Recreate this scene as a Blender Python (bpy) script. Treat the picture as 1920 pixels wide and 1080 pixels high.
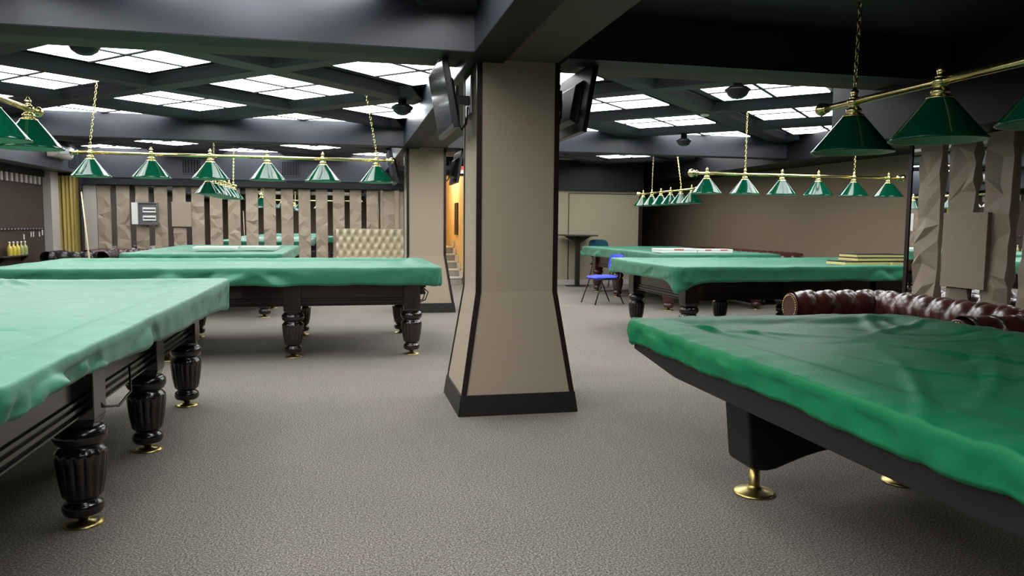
import bpy, bmesh, math, random
from math import sin, cos, pi, radians, hypot, exp, sqrt
from mathutils import Vector, Matrix, noise

for o in list(bpy.data.objects):
    bpy.data.objects.remove(o, do_unlink=True)
S = bpy.context.scene
COL = S.collection

# ------------------------------------------------------------------ camera
def setup_camera():
    F, p, r, y, H = 1400.0, radians(-4.85), radians(0.53), radians(12.53), 1.3
    f = Vector((sin(y)*cos(p), cos(y)*cos(p), sin(p)))
    rt = Vector((cos(y), -sin(y), 0)); up = rt.cross(f)
    R_ = cos(r)*rt + sin(r)*up; U_ = -sin(r)*rt + cos(r)*up
    m = Matrix((R_, U_, -f)).transposed().to_4x4(); m.translation = (0, 0, H)
    cd = bpy.data.cameras.new('camera'); cd.sensor_width = 36.0; cd.lens = 36.0*F/1920.0
    cd.clip_start = 0.02; cd.clip_end = 100
    co = bpy.data.objects.new('camera', cd); COL.objects.link(co); co.matrix_world = m
    S.camera = co
setup_camera()

# ------------------------------------------------------------------ world, exposure
w = bpy.data.worlds.new('world'); S.world = w; w.use_nodes = True
w.node_tree.nodes['Background'].inputs[0].default_value = (0.02, 0.022, 0.028, 1)
w.node_tree.nodes['Background'].inputs[1].default_value = 0.2
S.view_settings.view_transform = 'Standard'; S.view_settings.look = 'None'
S.view_settings.gamma = 1.0; S.view_settings.use_curve_mapping = False
S.view_settings.exposure = 0.42
PANEL_STRENGTH = 7.0

# ------------------------------------------------------------------ materials
def srgb(r, g, b):
    f = lambda c: (c/255/12.92) if c/255 <= .04045 else ((c/255+.055)/1.055)**2.4
    return (f(r), f(g), f(b), 1)
M = {}
def mat(name, col, rough=.5, metal=0., spec=.5, var=.0, vscale=8., bump=0., bscale=60., col2=None, coat=0., sheen=0., emis=None, es=0., stretch=None, detail=4):
    m = bpy.data.materials.new(name); m.use_nodes = True
    nt = m.node_tree; b = nt.nodes['Principled BSDF']
    b.inputs['Base Color'].default_value = col
    b.inputs['Roughness'].default_value = rough; b.inputs['Metallic'].default_value = metal
    b.inputs['Specular IOR Level'].default_value = spec
    b.inputs['Coat Weight'].default_value = coat; b.inputs['Coat Roughness'].default_value = .08
    b.inputs['Sheen Weight'].default_value = sheen
    if emis:
        b.inputs['Emission Color'].default_value = emis; b.inputs['Emission Strength'].default_value = es
    tc = nt.nodes.new('ShaderNodeTexCoord'); mp = nt.nodes.new('ShaderNodeMapping')
    nt.links.new(tc.outputs['Object'], mp.inputs[0])
    if stretch: mp.inputs['Scale'].default_value = stretch
    if var > 0 or col2:
        n = nt.nodes.new('ShaderNodeTexNoise'); n.inputs['Scale'].default_value = vscale; n.inputs['Detail'].default_value = detail
        nt.links.new(mp.outputs[0], n.inputs[0])
        rp = nt.nodes.new('ShaderNodeValToRGB')
        c2 = col2 or tuple(min(1, c*(1+var)) for c in col[:3])+(1,)
        c1 = col if col2 else tuple(c*(1-var) for c in col[:3])+(1,)
        rp.color_ramp.elements[0].color = c1; rp.color_ramp.elements[1].color = c2
        rp.color_ramp.elements[0].position = .35; rp.color_ramp.elements[1].position = .65
        nt.links.new(n.outputs[0], rp.inputs[0]); nt.links.new(rp.outputs[0], b.inputs['Base Color'])
    if bump > 0:
        n2 = nt.nodes.new('ShaderNodeTexNoise'); n2.inputs['Scale'].default_value = bscale; n2.inputs['Detail'].default_value = 5
        nt.links.new(mp.outputs[0], n2.inputs[0])
        bp = nt.nodes.new('ShaderNodeBump'); bp.inputs['Strength'].default_value = bump; bp.inputs['Distance'].default_value = .01
        nt.links.new(n2.outputs[0], bp.inputs['Height']); nt.links.new(bp.outputs[0], b.inputs['Normal'])
    M[name] = m; return m

def carpet_mat():
    m = mat('carpet', srgb(120, 113, 105), rough=.95, spec=.15)
    nt = m.node_tree; b = nt.nodes['Principled BSDF']; tc = nt.nodes['Texture Coordinate']
    n1 = nt.nodes.new('ShaderNodeTexNoise'); n1.inputs['Scale'].default_value = 120; n1.inputs['Detail'].default_value = 6; n1.inputs['Roughness'].default_value = .8
    n2 = nt.nodes.new('ShaderNodeTexNoise'); n2.inputs['Scale'].default_value = 1.6; n2.inputs['Detail'].default_value = 4
    for n in (n1, n2): nt.links.new(tc.outputs['Object'], n.inputs[0])
    r1 = nt.nodes.new('ShaderNodeValToRGB')
    e = r1.color_ramp.elements; e[0].position = .385; e[1].position = .63
    e[0].color = srgb(62, 57, 52); e[1].color = srgb(182, 173, 162)
    x = e.new(.5); x.color = srgb(114, 107, 99)
    nt.links.new(n1.outputs[0], r1.inputs[0])
    r2 = nt.nodes.new('ShaderNodeValToRGB'); r2.color_ramp.elements[0].color = (.86, .86, .86, 1); r2.color_ramp.elements[1].color = (1.08, 1.07, 1.05, 1)
    nt.links.new(n2.outputs[0], r2.inputs[0])
    mx = nt.nodes.new('ShaderNodeMix'); mx.data_type = 'RGBA'; mx.blend_type = 'MULTIPLY'; mx.inputs[0].default_value = 1
    nt.links.new(r1.outputs[0], mx.inputs[6]); nt.links.new(r2.outputs[0], mx.inputs[7]); nt.links.new(mx.outputs[2], b.inputs['Base Color'])
    bp = nt.nodes.new('ShaderNodeBump'); bp.inputs['Strength'].default_value = .2; bp.inputs['Distance'].default_value = .006
    nt.links.new(n1.outputs[0], bp.inputs['Height']); nt.links.new(bp.outputs[0], b.inputs['Normal'])
carpet_mat()
mat('beige_cloth', srgb(158, 143, 124), rough=.85, spec=.2, var=.05, vscale=220, bump=.15, bscale=350)
mat('beige_panel', srgb(150, 135, 117), rough=.62, spec=.35, var=.05, vscale=60)
mat('brown_wall', srgb(122, 105, 88), rough=.8, spec=.2, var=.06, vscale=120, bump=.1, bscale=250)
mat('back_wall_beige', srgb(150, 140, 118), rough=.85, spec=.2, var=.05, vscale=120)
mat('wine_trim', srgb(30, 17, 18), rough=.4, spec=.4)
mat('black_board', srgb(26, 23, 22), rough=.5, spec=.4, var=.15, vscale=30)
mat('ceiling_dark', srgb(36, 37, 44), rough=.5, spec=.3, var=.06, vscale=6)
mat('ceiling_paint', srgb(46, 47, 55), rough=.36, spec=.45, var=.05, vscale=4)
mat('beam_under', srgb(88, 84, 75), rough=.7, spec=.25, var=.05, vscale=30)
mat('black_paint', srgb(14, 15, 20), rough=.55, spec=.3)
mat('locker_brown', srgb(60, 46, 42), rough=.4, spec=.4, var=.12, vscale=5)
mat('pale_grey', srgb(168, 160, 152), rough=.7)
mat('green_cloth', srgb(36, 116, 86), rough=.5, spec=.5, var=.05, vscale=3, bump=.06, bscale=9, sheen=.15)
mat('green_satin', srgb(20, 112, 70), rough=.5, spec=.14, var=.05, vscale=3, bump=.06, bscale=9)
mat('black_wood', srgb(22, 15, 17), rough=.22, spec=.55, var=.2, vscale=12, coat=.3)
mat('wine_wood', srgb(34, 15, 20), rough=.2, spec=.55, var=.25, vscale=10, coat=.6, stretch=(1, 1, .25))
mat('brown_wood', srgb(66, 32, 26), rough=.3, spec=.5, var=.25, vscale=10, coat=.4)
mat('black_laminate', srgb(24, 23, 24), rough=.45, spec=.4, var=.06, vscale=8)
mat('brass', srgb(226, 214, 150), rough=.2, metal=1., var=.05, vscale=20)
mat('dull_brass', srgb(184, 164, 104), rough=.32, metal=1., var=.1, vscale=30)
mat('shade_green', srgb(4, 62, 42), rough=.08, spec=.45)
mat('shade_inner', srgb(150, 178, 158), rough=.5)
mat('bulb_glass', srgb(232, 230, 222), rough=.25)
mat('mirror', (.92, .93, .93, 1), rough=.01, metal=1.)
mat('oxblood_leather', srgb(76, 38, 32), rough=.28, spec=.6, var=.25, vscale=14, bump=.12, bscale=180, coat=.25)
mat('brown_leather', srgb(70, 42, 38), rough=.3, spec=.6, var=.2, vscale=14, bump=.1, bscale=180)
mat('black_leather', srgb(34, 28, 28), rough=.35, spec=.5, var=.15, vscale=14)
mat('cream_leather', srgb(172, 162, 136), rough=.4, spec=.45, var=.06, vscale=10)
mat('black_plastic', srgb(20, 20, 24), rough=.38, spec=.45, var=.08, vscale=20)
mat('screen', srgb(14, 15, 19), rough=.12, spec=.6)
mat('steel', srgb(150, 150, 152), rough=.35, metal=1.)
mat('white_plastic', srgb(214, 212, 206), rough=.5)
mat('blue_fabric', srgb(48, 66, 204), rough=.8, spec=.2, var=.1, vscale=90, sheen=.2)
mat('teal_fabric', srgb(20, 62, 76), rough=.8, spec=.2, var=.1, vscale=90)
mat('dark_table', srgb(48, 40, 36), rough=.45, var=.15, vscale=10)
mat('curtain', srgb(180, 158, 92), rough=.75, spec=.25, var=.1, vscale=14, stretch=(6, 6, .3))
mat('stair_wall', srgb(222, 190, 130), rough=.8, var=.04, vscale=10)
mat('stone', srgb(150, 146, 138), rough=.7, var=.15, vscale=40)
mat('stone_edge', srgb(206, 200, 186), rough=.6, var=.05, vscale=30)
mat('paper', srgb(232, 234, 230), rough=.6, var=.03, vscale=10)
mat('red_print', srgb(206, 92, 84), rough=.6)
mat('pale_wood', srgb(212, 196, 128), rough=.5, var=.12, vscale=18, stretch=(.3, 6, 6))
mat('cue_wood', srgb(226, 196, 158), rough=.3, var=.08, vscale=20, stretch=(6, 6, .4))
mat('bottle_yellow', srgb(196, 176, 74), rough=.12, spec=.6, var=.15, vscale=20)
mat('bottle_green', srgb(150, 158, 100), rough=.12, spec=.6, var=.15, vscale=20)
mat('panel_light', (1, 1, 1, 1), rough=.6, emis=(.955, .98, 1., 1), es=PANEL_STRENGTH)
mat('panel_off', srgb(150, 152, 156), rough=.6, var=.03, vscale=4)
mat('stair_lamp', (1, .8, .5, 1), emis=(1, .84, .58, 1), es=105)
mat('exit_red', srgb(200, 40, 34), rough=.4, emis=(1, .12, .08, 1), es=.9)
mat('exit_white', srgb(230, 210, 205), rough=.4, emis=(1, .75, .7, 1), es=.8)

# ------------------------------------------------------------------ mesh helpers
class MB:
    def __init__(s): s.v = []; s.f = []; s.mi = []; s.sm = []
    def add(s, vs, fs, mi=0, smooth=False):
        n = len(s.v); s.v += [tuple(v) for v in vs]
        for f in fs: s.f.append(tuple(i+n for i in f)); s.mi.append(mi); s.sm.append(smooth)
        return s
    def box(s, x0, x1, y0, y1, z0, z1, mi=0):
        vs = [(x, y, z) for z in (z0, z1) for y in (y0, y1) for x in (x0, x1)]
        return s.add(vs, [(0, 2, 3, 1), (4, 5, 7, 6), (0, 1, 5, 4), (2, 6, 7, 3), (0, 4, 6, 2), (1, 3, 7, 5)], mi)
    def hexa(s, b, t, mi=0):          # bottom quad, top quad (ccw from above)
        return s.add(list(b)+list(t), [(3, 2, 1, 0), (4, 5, 6, 7), (0, 1, 5, 4), (1, 2, 6, 5), (2, 3, 7, 6), (3, 0, 4, 7)], mi)
    def lathe(s, prof, n=24, cx=0, cy=0, mi=0, flute=None, smooth=True, cap=True):
        vs = []; fs = []
        for (r, z) in prof:
            for k in range(n):
                a = 2*pi*k/n; rr = r*(flute(a, z) if flute else 1)
                vs.append((cx+rr*cos(a), cy+rr*sin(a), z))
        for i in range(len(prof)-1):
            for k in range(n):
                k2 = (k+1) % n
                fs.append((i*n+k, i*n+k2, (i+1)*n+k2, (i+1)*n+k))
        if cap:
            fs.append(tuple(range(n-1, -1, -1))); fs.append(tuple((len(prof)-1)*n+k for k in range(n)))
        return s.add(vs, fs, mi, smooth)
    def tube(s, pts, r, n=8, mi=0, closed=False):
        P = [Vector(p) for p in pts]; N = len(P); vs = []; fs = []
        rr = r if isinstance(r, (list, tuple)) else [r]*N
        prev = None
        for i, p in enumerate(P):
            if closed: t = P[(i+1) % N]-P[i-1]
            else: t = (P[min(i+1, N-1)]-P[max(i-1, 0)])
            t.normalize()
            a = prev if prev is not None else (Vector((0, 0, 1)) if abs(t.z) < .9 else Vector((1, 0, 0)))
            u = (a - t*a.dot(t))
            if u.length < 1e-6: u = t.orthogonal()
            u.normalize(); prev = u; v = t.cross(u)
            for k in range(n):
                q = 2*pi*k/n; vs.append(p + (u*cos(q)+v*sin(q))*rr[i])
        for i in range(N if closed else N-1):
            j = (i+1) % N
            for k in range(n):
                k2 = (k+1) % n; fs.append((i*n+k, i*n+k2, j*n+k2, j*n+k))
        if not closed:
            fs.append(tuple(range(n-1, -1, -1))); fs.append(tuple((N-1)*n+k for k in range(n)))
        return s.add(vs, fs, mi, True)
    def grid(s, nu, nv, fn, mi=0, smooth=True, wrap_u=False):
        vs = [fn(i, j) for i in range(nu) for j in range(nv)]; fs = []
        for i in range(nu if wrap_u else nu-1):
            i2 = (i+1) % nu
            for j in range(nv-1): fs.append((i*nv+j, i2*nv+j, i2*nv+j+1, i*nv+j+1))
        return s.add(vs, fs, mi, smooth)
    def prism(s, poly, axis, a, b, mi=0):      # poly in the two other axes, extruded along axis
        def pt(p, t): return {'x': (t, p[0], p[1]), 'y': (p[0], t, p[1]), 'z': (p[0], p[1], t)}[axis]
        n = len(poly); vs = [pt(p, a) for p in poly]+[pt(p, b) for p in poly]
        fs = [tuple(range(n)), tuple(range(2*n-1, n-1, -1))]+[(i, i+n, (i+1) % n+n, (i+1) % n) for i in range(n)]
        return s.add(vs, fs, mi)
    def mesh(s, name):
        me = bpy.data.meshes.new(name); me.from_pydata(s.v, [], s.f)
        me.polygons.foreach_set('material_index', s.mi); me.polygons.foreach_set('use_smooth', s.sm)
        bm = bmesh.new(); bm.from_mesh(me); bmesh.ops.recalc_face_normals(bm, faces=bm.faces[:]); bm.to_mesh(me); bm.free()
        me.update(); return me
    def build(s, name, mats, parent=None, bevel=0., loc=None, rz=0., seg=2, smooth_angle=None):
        me = s.mesh(name)
        for m in (mats if isinstance(mats, (list, tuple)) else [mats]): me.materials.append(M[m])
        return place(name, me, parent, bevel, loc, rz, seg)
def place(name, me, parent=None, bevel=0., loc=None, rz=0., seg=2):
    o = bpy.data.objects.new(name, me); COL.objects.link(o)
    if parent: o.parent = parent
    if loc: o.location = loc
    if rz: o.rotation_euler.z = rz
    if bevel:
        b = o.modifiers.new('bevel', 'BEVEL'); b.width = bevel; b.segments = seg; b.limit_method = 'ANGLE'; b.angle_limit = radians(40)
    return o
def tag(o, label=None, cat=None, group=None, kind=None):
    if label: o['label'] = label
    if cat: o['category'] = cat
    if group: o['group'] = group
    if kind: o['kind'] = kind
    return o
def thing(name, label, cat, loc=(0, 0, 0), rz=0, group=None, kind=None):
    o = bpy.data.objects.new(name, None); COL.objects.link(o); o.empty_display_size = .1
    o.location = loc; o.rotation_euler.z = rz
    return tag(o, label, cat, group, kind)
def copy_tree(o, parent=None):
    c = o.copy(); COL.objects.link(c); c.parent = parent
    for ch in list(o.children): copy_tree(ch, c)
    return c
def dup(o, loc, rz, label=None, group=None):
    c = copy_tree(o); c.location = loc; c.rotation_euler.z = rz
    if label: c['label'] = label
    if group: c['group'] = group
    return c
def struct(name, mb, mats, label=None, parent=None, bevel=0.):
    o = mb.build(name, mats, parent, bevel)
    if not parent: tag(o, label, None, None, 'structure')
    return o
def sstep(a, b, x):
    t = max(0, min(1, (x-a)/(b-a))); return t*t*(3-2*t)

# ------------------------------------------------------------------ room shell
ZP, ZR, ZB = 2.70, 2.62, 2.40           # light panels, rib bottoms, beam bottoms
XL, XR, YB, YF = -5.40, 7.65, 16.0, -3.4
struct('floor', MB().box(XL-.3, XR+.3, YF-.3, 20.5, -.12, 0), 'carpet', 'grey brown speckled loop carpet over the whole floor')
struct('ceiling', MB().box(XL-.3, XR+.3, YF-.3, 20.5, 2.72, 2.9), 'ceiling_dark', 'dark painted ceiling slab above the diagonal ribs')
wl = struct('wall_left', MB().box(XL-.2, XL, YF, YB+.2, 0, 2.72), 'locker_brown', 'dark brown side wall behind the hooks and bottles')
wbk = struct('wall_back', MB().box(XL, 1.36, YB, YB+.2, 0, 2.72), 'black_paint', 'back wall faced with folded relief panels and mirror strips')
wb2 = struct('wall_back_block', MB().box(2.5, 6.42, 15.7, 16.1, 0, 2.72), 'back_wall_beige', 'plain beige back wall behind the tall bar table')
struct('wall_back_recess', MB().box(6.2, XR, 18.8, 19.0, 0, 2.72), 'brown_wall', 'brown end wall of the recess beside the long brown wall')
struct('wall_right', MB().box(XR, XR+.2, YF, 19, 0, 2.72), 'brown_wall', 'long plain brown side wall behind the tables')
struct('wall_front', MB().box(XL, XR, YF-.2, YF, 0, 2.72), 'brown_wall', 'plain brown wall at the near end of the hall')
wp = struct('wall_partition', MB().box(4.75, 4.95, YF, 5.56, 0, 2.72), 'black_paint', 'partition with relief panels and mirror strips behind the oxblood sofa')
# black fascia and upper bulkheads
struct('trim_1', MB().box(XL, 1.36, 15.84, 16.0, 2.0, 2.14), 'black_paint', 'black fascia board above the relief panels')
struct('trim_2', MB().box(XL, 1.36, 15.82, 16.0, 2.14, 2.72), 'ceiling_paint', 'dark grey upper band of the back wall with vents')
struct('trim_3', MB().box(XL, -4.95, YF, 15.82, 2.2, 2.72), 'ceiling_paint', 'dark grey bulkhead along the left wall')
struct('trim_4', MB().box(XL, XL+.04, YF, 15.3, 2.09, 2.2), 'black_paint', 'black fascia under the left bulkhead')
struct('trim_5', MB().box(2.46, 6.42, 15.6, 15.7, 2.06, 2.72), 'black_paint', 'black upper band above the beige back wall')
struct('trim_6', MB().box(6.8, XR, 5.6, 18.8, 2.33, 2.72), 'black_paint', 'dark bulkhead along the long brown wall')
struct('trim_7', MB().box(4.32, 4.95, YF, 6.1, 2.03, 2.72), 'black_paint', 'dark bulkhead over the mirrored partition')
struct('trim_8', MB().box(4.73, 4.97, 5.56, 5.60, 0, 2.03), 'wine_trim', 'thin dark edge trim at the end of the partition')
struct('trim_9', MB().box(6.36, 6.44, 15.67, 15.70, 0, 2.06), 'wine_trim', 'thin dark edge trim at the corner of the beige back wall')
struct('baseboard_back', MB().box(2.5, 6.40, 15.675, 15.7, 0, .11), 'pale_grey', 'pale grey baseboard under the beige back wall')
struct('baseboard_right', MB().box(XR-.03, XR, YF, 18.8, 0, .1), 'black_board', 'dark baseboard under the long brown wall')
struct('trim_10', MB().box(4.73, 4.745, 15.69, 15.70, .11, 2.0).box(4.73, 6.3, 15.69, 15.70, 1.985, 2.0), 'wine_trim', 'thin dark seam of the beige wall panel')

# main beams
def beam_cross(y0, y1, xa, xb, nm):
    o = struct(nm, MB().box(xa, xb, y0, y0+.24, ZB-.015, 2.72), 'ceiling_paint', 'dark grey cross beam of the ceiling with a beige underside')
    MB().box(xa, xb, y0+.24, y1, ZB+.05, 2.72).build('beam_core', 'beam_under', o)
    MB().box(xa, xb, y0+.001, y0+.239, ZB-.022, ZB-.0155).build('underside_shade', 'black_paint', o)  # thin black sheet: shade under the beam front put in as colour
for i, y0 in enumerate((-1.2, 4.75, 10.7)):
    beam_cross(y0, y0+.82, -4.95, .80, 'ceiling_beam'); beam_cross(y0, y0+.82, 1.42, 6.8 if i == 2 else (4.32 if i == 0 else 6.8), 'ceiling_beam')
o = struct('ceiling_beam', MB().box(.80, 1.04, YF, 15.82, ZB-.015, 2.72), 'ceiling_paint', 'dark grey long beam of the ceiling carried by the two columns')
MB().box(1.04, 1.42, YF, 15.82, ZB+.0, 2.72).build('beam_core', 'beam_under', o)
MB().box(.801, 1.039, YF, 15.82, ZB-.022, ZB-.0155).build('underside_shade', 'black_paint', o)  # black sheet painting the shade beneath the long beam
# stair opening: header and hall
struct('trim_11', MB().box(1.36, 2.5, 15.84, 16.1, 2.33, 2.72), 'black_paint', 'black header over the stair opening')

# diagonal ribs and light panels, bay by bay
PIT, SQ, HW = 1.235, 1.13, .31
def clip(poly, x0, x1, y0, y1):
    def cut(P, ins, itx):
        out = []
        for i in range(len(P)):
            a, b = P[i-1], P[i]
            ia, ib = ins(a), ins(b)
            if ib:
                if not ia: out.append(itx(a, b))
                out.append(b)
            elif ia: out.append(itx(a, b))
        return out
    def ix(X): return lambda a, b: (X, a[1]+(b[1]-a[1])*(X-a[0])/(b[0]-a[0]))
    def iy(Y): return lambda a, b: (a[0]+(b[0]-a[0])*(Y-a[1])/(b[1]-a[1]), Y)
    for ins, it in ((lambda p: p[0] >= x0, ix(x0)), (lambda p: p[0] <= x1, ix(x1)), (lambda p: p[1] >= y0, iy(y0)), (lambda p: p[1] <= y1, iy(y1))):
        if poly: poly = cut(poly, ins, it)
    return poly
def area(P): return abs(sum(P[i-1][0]*P[i][1]-P[i][0]*P[i-1][1] for i in range(len(P))))/2
def bay(x0, x1, y0, y1, cx, cy, lit, where, group):
    rib = MB()
    h = SQ/2; rg = .014
    for i in range(-5, 6):
        for j in range(-5, 6):
            X, Y = cx+PIT*(i+j), cy+PIT*(i-j)
            def rot(a, b): return (X+(a-b)/sqrt(2), Y+(a+b)/sqrt(2))
            full = clip([rot(-h, -h), rot(h, -h), rot(h, h), rot(-h, h)], x0, x1, y0, y1)
            if full and area(full) > .04:
                R_ = SQ/sqrt(2); beam_x = x1 if x0 < 0 else x0; side_x = x0 if x0 < 0 else x1
                cuts = []
                if abs(X-beam_x) < R_: cuts.append('the long beam')
                if abs(X-side_x) < R_: cuts.append('the side bulkhead')
                if Y+R_ > y1+.01: cuts.append('the back band' if y1 > 15 else 'the rear beam')
                if Y-R_ < y0-.01: cuts.append('the front beam')
                label = ('lit panel cut by '+' and '.join(cuts[:2]) if cuts else 'whole square lit white ceiling panel')+', '+where
                if not lit or (Y > 14.5 and x0 > 0): label = label.replace('lit ', 'unlit ', 1)
                t = thing('ceiling_light', label, 'ceiling light', (X, Y, ZP), 0, group)
                MB().prism([(p[0]-X, p[1]-Y) for p in full], 'z', .004, .02).build('light_tray', 'ceiling_dark', t)
                for (a0, a1, b0, b1) in ((-h, 0, -h, 0), (0, h, -h, 0), (0, h, 0, h), (-h, 0, 0, h)):
                    p = clip([rot(a0+rg, b0+rg), rot(a1-rg, b0+rg), rot(a1-rg, b1-rg), rot(a0+rg, b1-rg)], x0, x1, y0, y1)
                    if p and area(p) > .004:
                        MB().prism([(q[0]-X, q[1]-Y) for q in p], 'z', -.004, .004).build('diffuser_pane', 'panel_light' if lit and not (Y > 14.5 and x0 > 0) else 'panel_off', t)
                for q4 in ([(-h, -.019), (h, -.019), (h, .019), (-h, .019)], [(-.019, -h), (.019, -h), (.019, h), (-.019, h)]):
                    p = clip([rot(*c_) for c_ in q4], x0, x1, y0, y1)
                    if p and area(p) > .002:
                        zz_ = .012 if q4[0][0] == -h else .013
                        MB().prism([(q[0]-X, q[1]-Y) for q in p], 'z', -zz_, -.0045).build('divider_bar', 'ceiling_dark', t)
    # ribs: lines at half pitches in both diagonals, clipped to the bay
    for fam in (0, 1):
        d = (1/sqrt(2), 1/sqrt(2)) if fam == 0 else (1/sqrt(2), -1/sqrt(2)); n = (-d[1], d[0])
        c0 = cx*n[0]+cy*n[1]; P = PIT*sqrt(2)
        for k in range(-6, 7):
            c = c0+(k+.5)*P
            ts = []
            for (ax, lo, hi) in ((0, x0, x1), (1, y0, y1)):
                a = (lo-c*n[ax])/d[ax]; b = (hi-c*n[ax])/d[ax]; ts.append((min(a, b), max(a, b)))
            ta = max(t[0] for t in ts)-.1; tb = min(t[1] for t in ts)+.1
            if tb-ta < .3: continue
            def P3(t, o, z):
                x, y = c*n[0]+d[0]*t+n[0]*o, c*n[1]+d[1]*t+n[1]*o
                return (min(max(x, x0-.02), x1+.02), min(max(y, y0-.02), y1+.02), z)
            zb = ZR-.001*fam
            prof = [(-HW-.005, 2.712), (-HW+.012, 2.692), (-HW+.10, zb+.012), (-HW+.125, zb), (HW-.125, zb), (HW-.10, zb+.012), (HW-.012, 2.692), (HW+.005, 2.712)]
            vs = [P3(ta, o_, z_) for o_, z_ in prof]+[P3(tb, o_, z_) for o_, z_ in prof]; m_ = len(prof)
            rib.add(vs, [(i_, i_+m_, (i_+1) % m_+m_, (i_+1) % m_) for i_ in range(m_)]+[tuple(range(m_)), tuple(range(2*m_-1, m_-1, -1))])
    struct('ceiling_ribs', rib, 'ceiling_dark', 'dark diagonal ribs of the ceiling: '+group)
LX = -.56; RX = 2.89
bay(-4.95, .80, 5.57, 10.7, LX, 8.21, True, 'above the wine wood table', 'lit panels over the left middle bay')
bay(1.42, 6.8, 5.57, 10.7, RX, 8.21, True, 'above the stacked boards', 'lit panels over the right middle bay')
bay(-4.95, .80, -.38, 4.75, LX, 2.26, True, 'above the pale lit cover', 'lit panels over the left near bay')
bay(-4.95, .80, 11.52, 15.82, LX, 14.16, True, 'near the back vents', 'lit panels over the left far bay')
bay(1.42, 6.8, 11.52, 15.6, RX, 14.16, True, 'near the beige wall', 'lit panels over the right far bay')
struct('ceiling_drop', MB().box(1.42, 4.32, YF, 4.75, 2.645, 2.719), 'black_paint', 'flat black dropped ceiling above the pool table')

# columns
def column(dy, label):
    t = thing('column', label, None, (1.15, 5.30+dy, 0), 0, None, 'structure')
    sx, sy, bx, by = .282, .282, .392, .362; zf, zb = .84, .14
    def ring(z):
        k = max(0, min(1, (zf-z)/(zf-zb))); return sx+(bx-sx)*k, sy+(by-sy)*k
    zs = [0, zb, zf, zf+.02, 2.46]; b = MB()
    vs = []
    for z in zs:
        a, c = ring(z); vs += [(-a, -c, z), (a, -c, z), (a, c, z), (-a, c, z)]
    b.add(vs, [(4*i+k, 4*i+(k+1) % 4, 4*i+4+(k+1) % 4, 4*i+4+k) for i in range(len(zs)-1) for k in range(4)]+[(16, 17, 18, 19)])
    b.build('shaft', 'beige_cloth', t)
    e, wd = .006, .03
    for (qx, qy) in ((-1, -1), (1, -1), (1, 1), (-1, 1)):
        m = MB()
        for face in (0, 1):
            q = []
            for z in (zb, zf, zf+.02, 2.44):
                a, c = ring(z)
                if face == 0: q += [(qx*(a+e), qy*(c+e), z), (qx*(a-wd), qy*(c+e), z)]
                else: q += [(qx*(a+e), qy*(c+e), z), (qx*(a+e), qy*(c-(.012 if qy < 0 else .03)), z)]
            m.add(q, [(2*i, 2*i+1, 2*i+3, 2*i+2) for i in range(3)])
        m.build('corner_trim', 'wine_trim', t)
    a0, c0 = bx+.024, by+.024
    for k in range(4):
        ang = k*pi/2; L, D = (a0, c0) if k % 2 == 0 else (c0, a0)
        m = MB().hexa([(-L, -D-.006, 0), (L, -D-.006, 0), (L-.02, -D+.02, 0), (-L+.02, -D+.02, 0)], [(-L+.02, -D+.012, .14), (L-.02, -D+.012, .14), (L-.02, -D+.026, .14), (-L+.02, -D+.026, .14)])
        m.build('baseboard', 'black_board', t, 0, None, ang)
    return t
column(0, 'beige clad column with flared foot and dark corner trims, nearest the pool table')
column(5.97, 'beige clad column with flared foot beside the stair opening')

# relief panels and mirror strips
def relief(wd, z0, z1, seed, dz=.13, D=.012, A=.042):
    rnd = random.Random(seed); m = MB(); n = max(2, int(round((z1-z0)/dz)))
    cols = [-wd/2, 0, wd/2]; P = []
    for j in range(n+1):
        for i in range(3):
            x = cols[i]+(rnd.uniform(-.05, .05) if i == 1 else 0)
            z = z0+(z1-z0)*j/n
            if 0 < j < n: z += rnd.uniform(-.05, .05)
            P.append((x, -(D+rnd.uniform(0, A)), z))
    fs = []
    for j in range(n):
        for i in range(2):
            a, b, c, d = j*3+i, j*3+i+1, (j+1)*3+i+1, (j+1)*3+i
            if rnd.random() < .5: fs += [(a, b, c), (a, c, d)]
            else: fs += [(a, b, d), (b, c, d)]
    m.add(P, fs)
    n0 = len(m.v)     # side walls back to the wall plane
    for i in (0, 2):
        for j in range(n):
            a, b = P[j*3+i], P[(j+1)*3+i]
            m.add([a, b, (b[0], 0, b[2]), (a[0], 0, a[2])], [(0, 1, 2, 3)])
    for j in (0, n):
        for i in range(2):
            a, b = P[j*3+i], P[j*3+i+1]
            m.add([a, b, (b[0], 0, b[2]), (a[0], 0, a[2])], [(0, 1, 2, 3)])
    return m
PP = .342
for k in range(-1, 17):                                   # back wall, 18 panels
    xc = -4.93+.12+PP*(k+1)-.342+.24
    xc = -4.25+PP*k
    if xc > 1.3 or xc < -4.75: continue
    if abs(xc+4.25) < .01 or True:
        relief(.235, .02, 1.99, 100+k).build('relief_panel', 'beige_panel', wbk, 0, (xc, YB, 0))
    xm = xc+PP/2
    if xm < 1.3: MB().box(xm-.05, xm+.05, YB-.016, YB-.001, .02, 1.99).build('mirror_strip', 'mirror', wbk)
MB().box(-4.95, -4.72, YB-.05, YB-.001, .02, 2.0).build('plain_panel', 'pale_grey', wbk, .003)
MB().box(-3.36, -3.0, YB-.085, YB-.001, 1.2, 1.69).build('flat_cover_panel', 'beige_panel', wbk, .003)
PR = .34                                                   # partition
ys = [5.33-PR*k for k in range(0, 18)]
for k, yc in enumerate(ys):
    o = relief(.24, 1.42 if k == 1 else .02, 2.02, 300+k, .12, .02, .045).build('relief_panel', 'beige_panel', wp, 0, (4.75, yc, 0), -pi/2)
    ym = yc-PR/2
    if k < 17: MB().box(4.738, 4.749, ym-.048, ym+.048, .02, 2.02).build('mirror_strip', 'mirror', wp)
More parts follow.
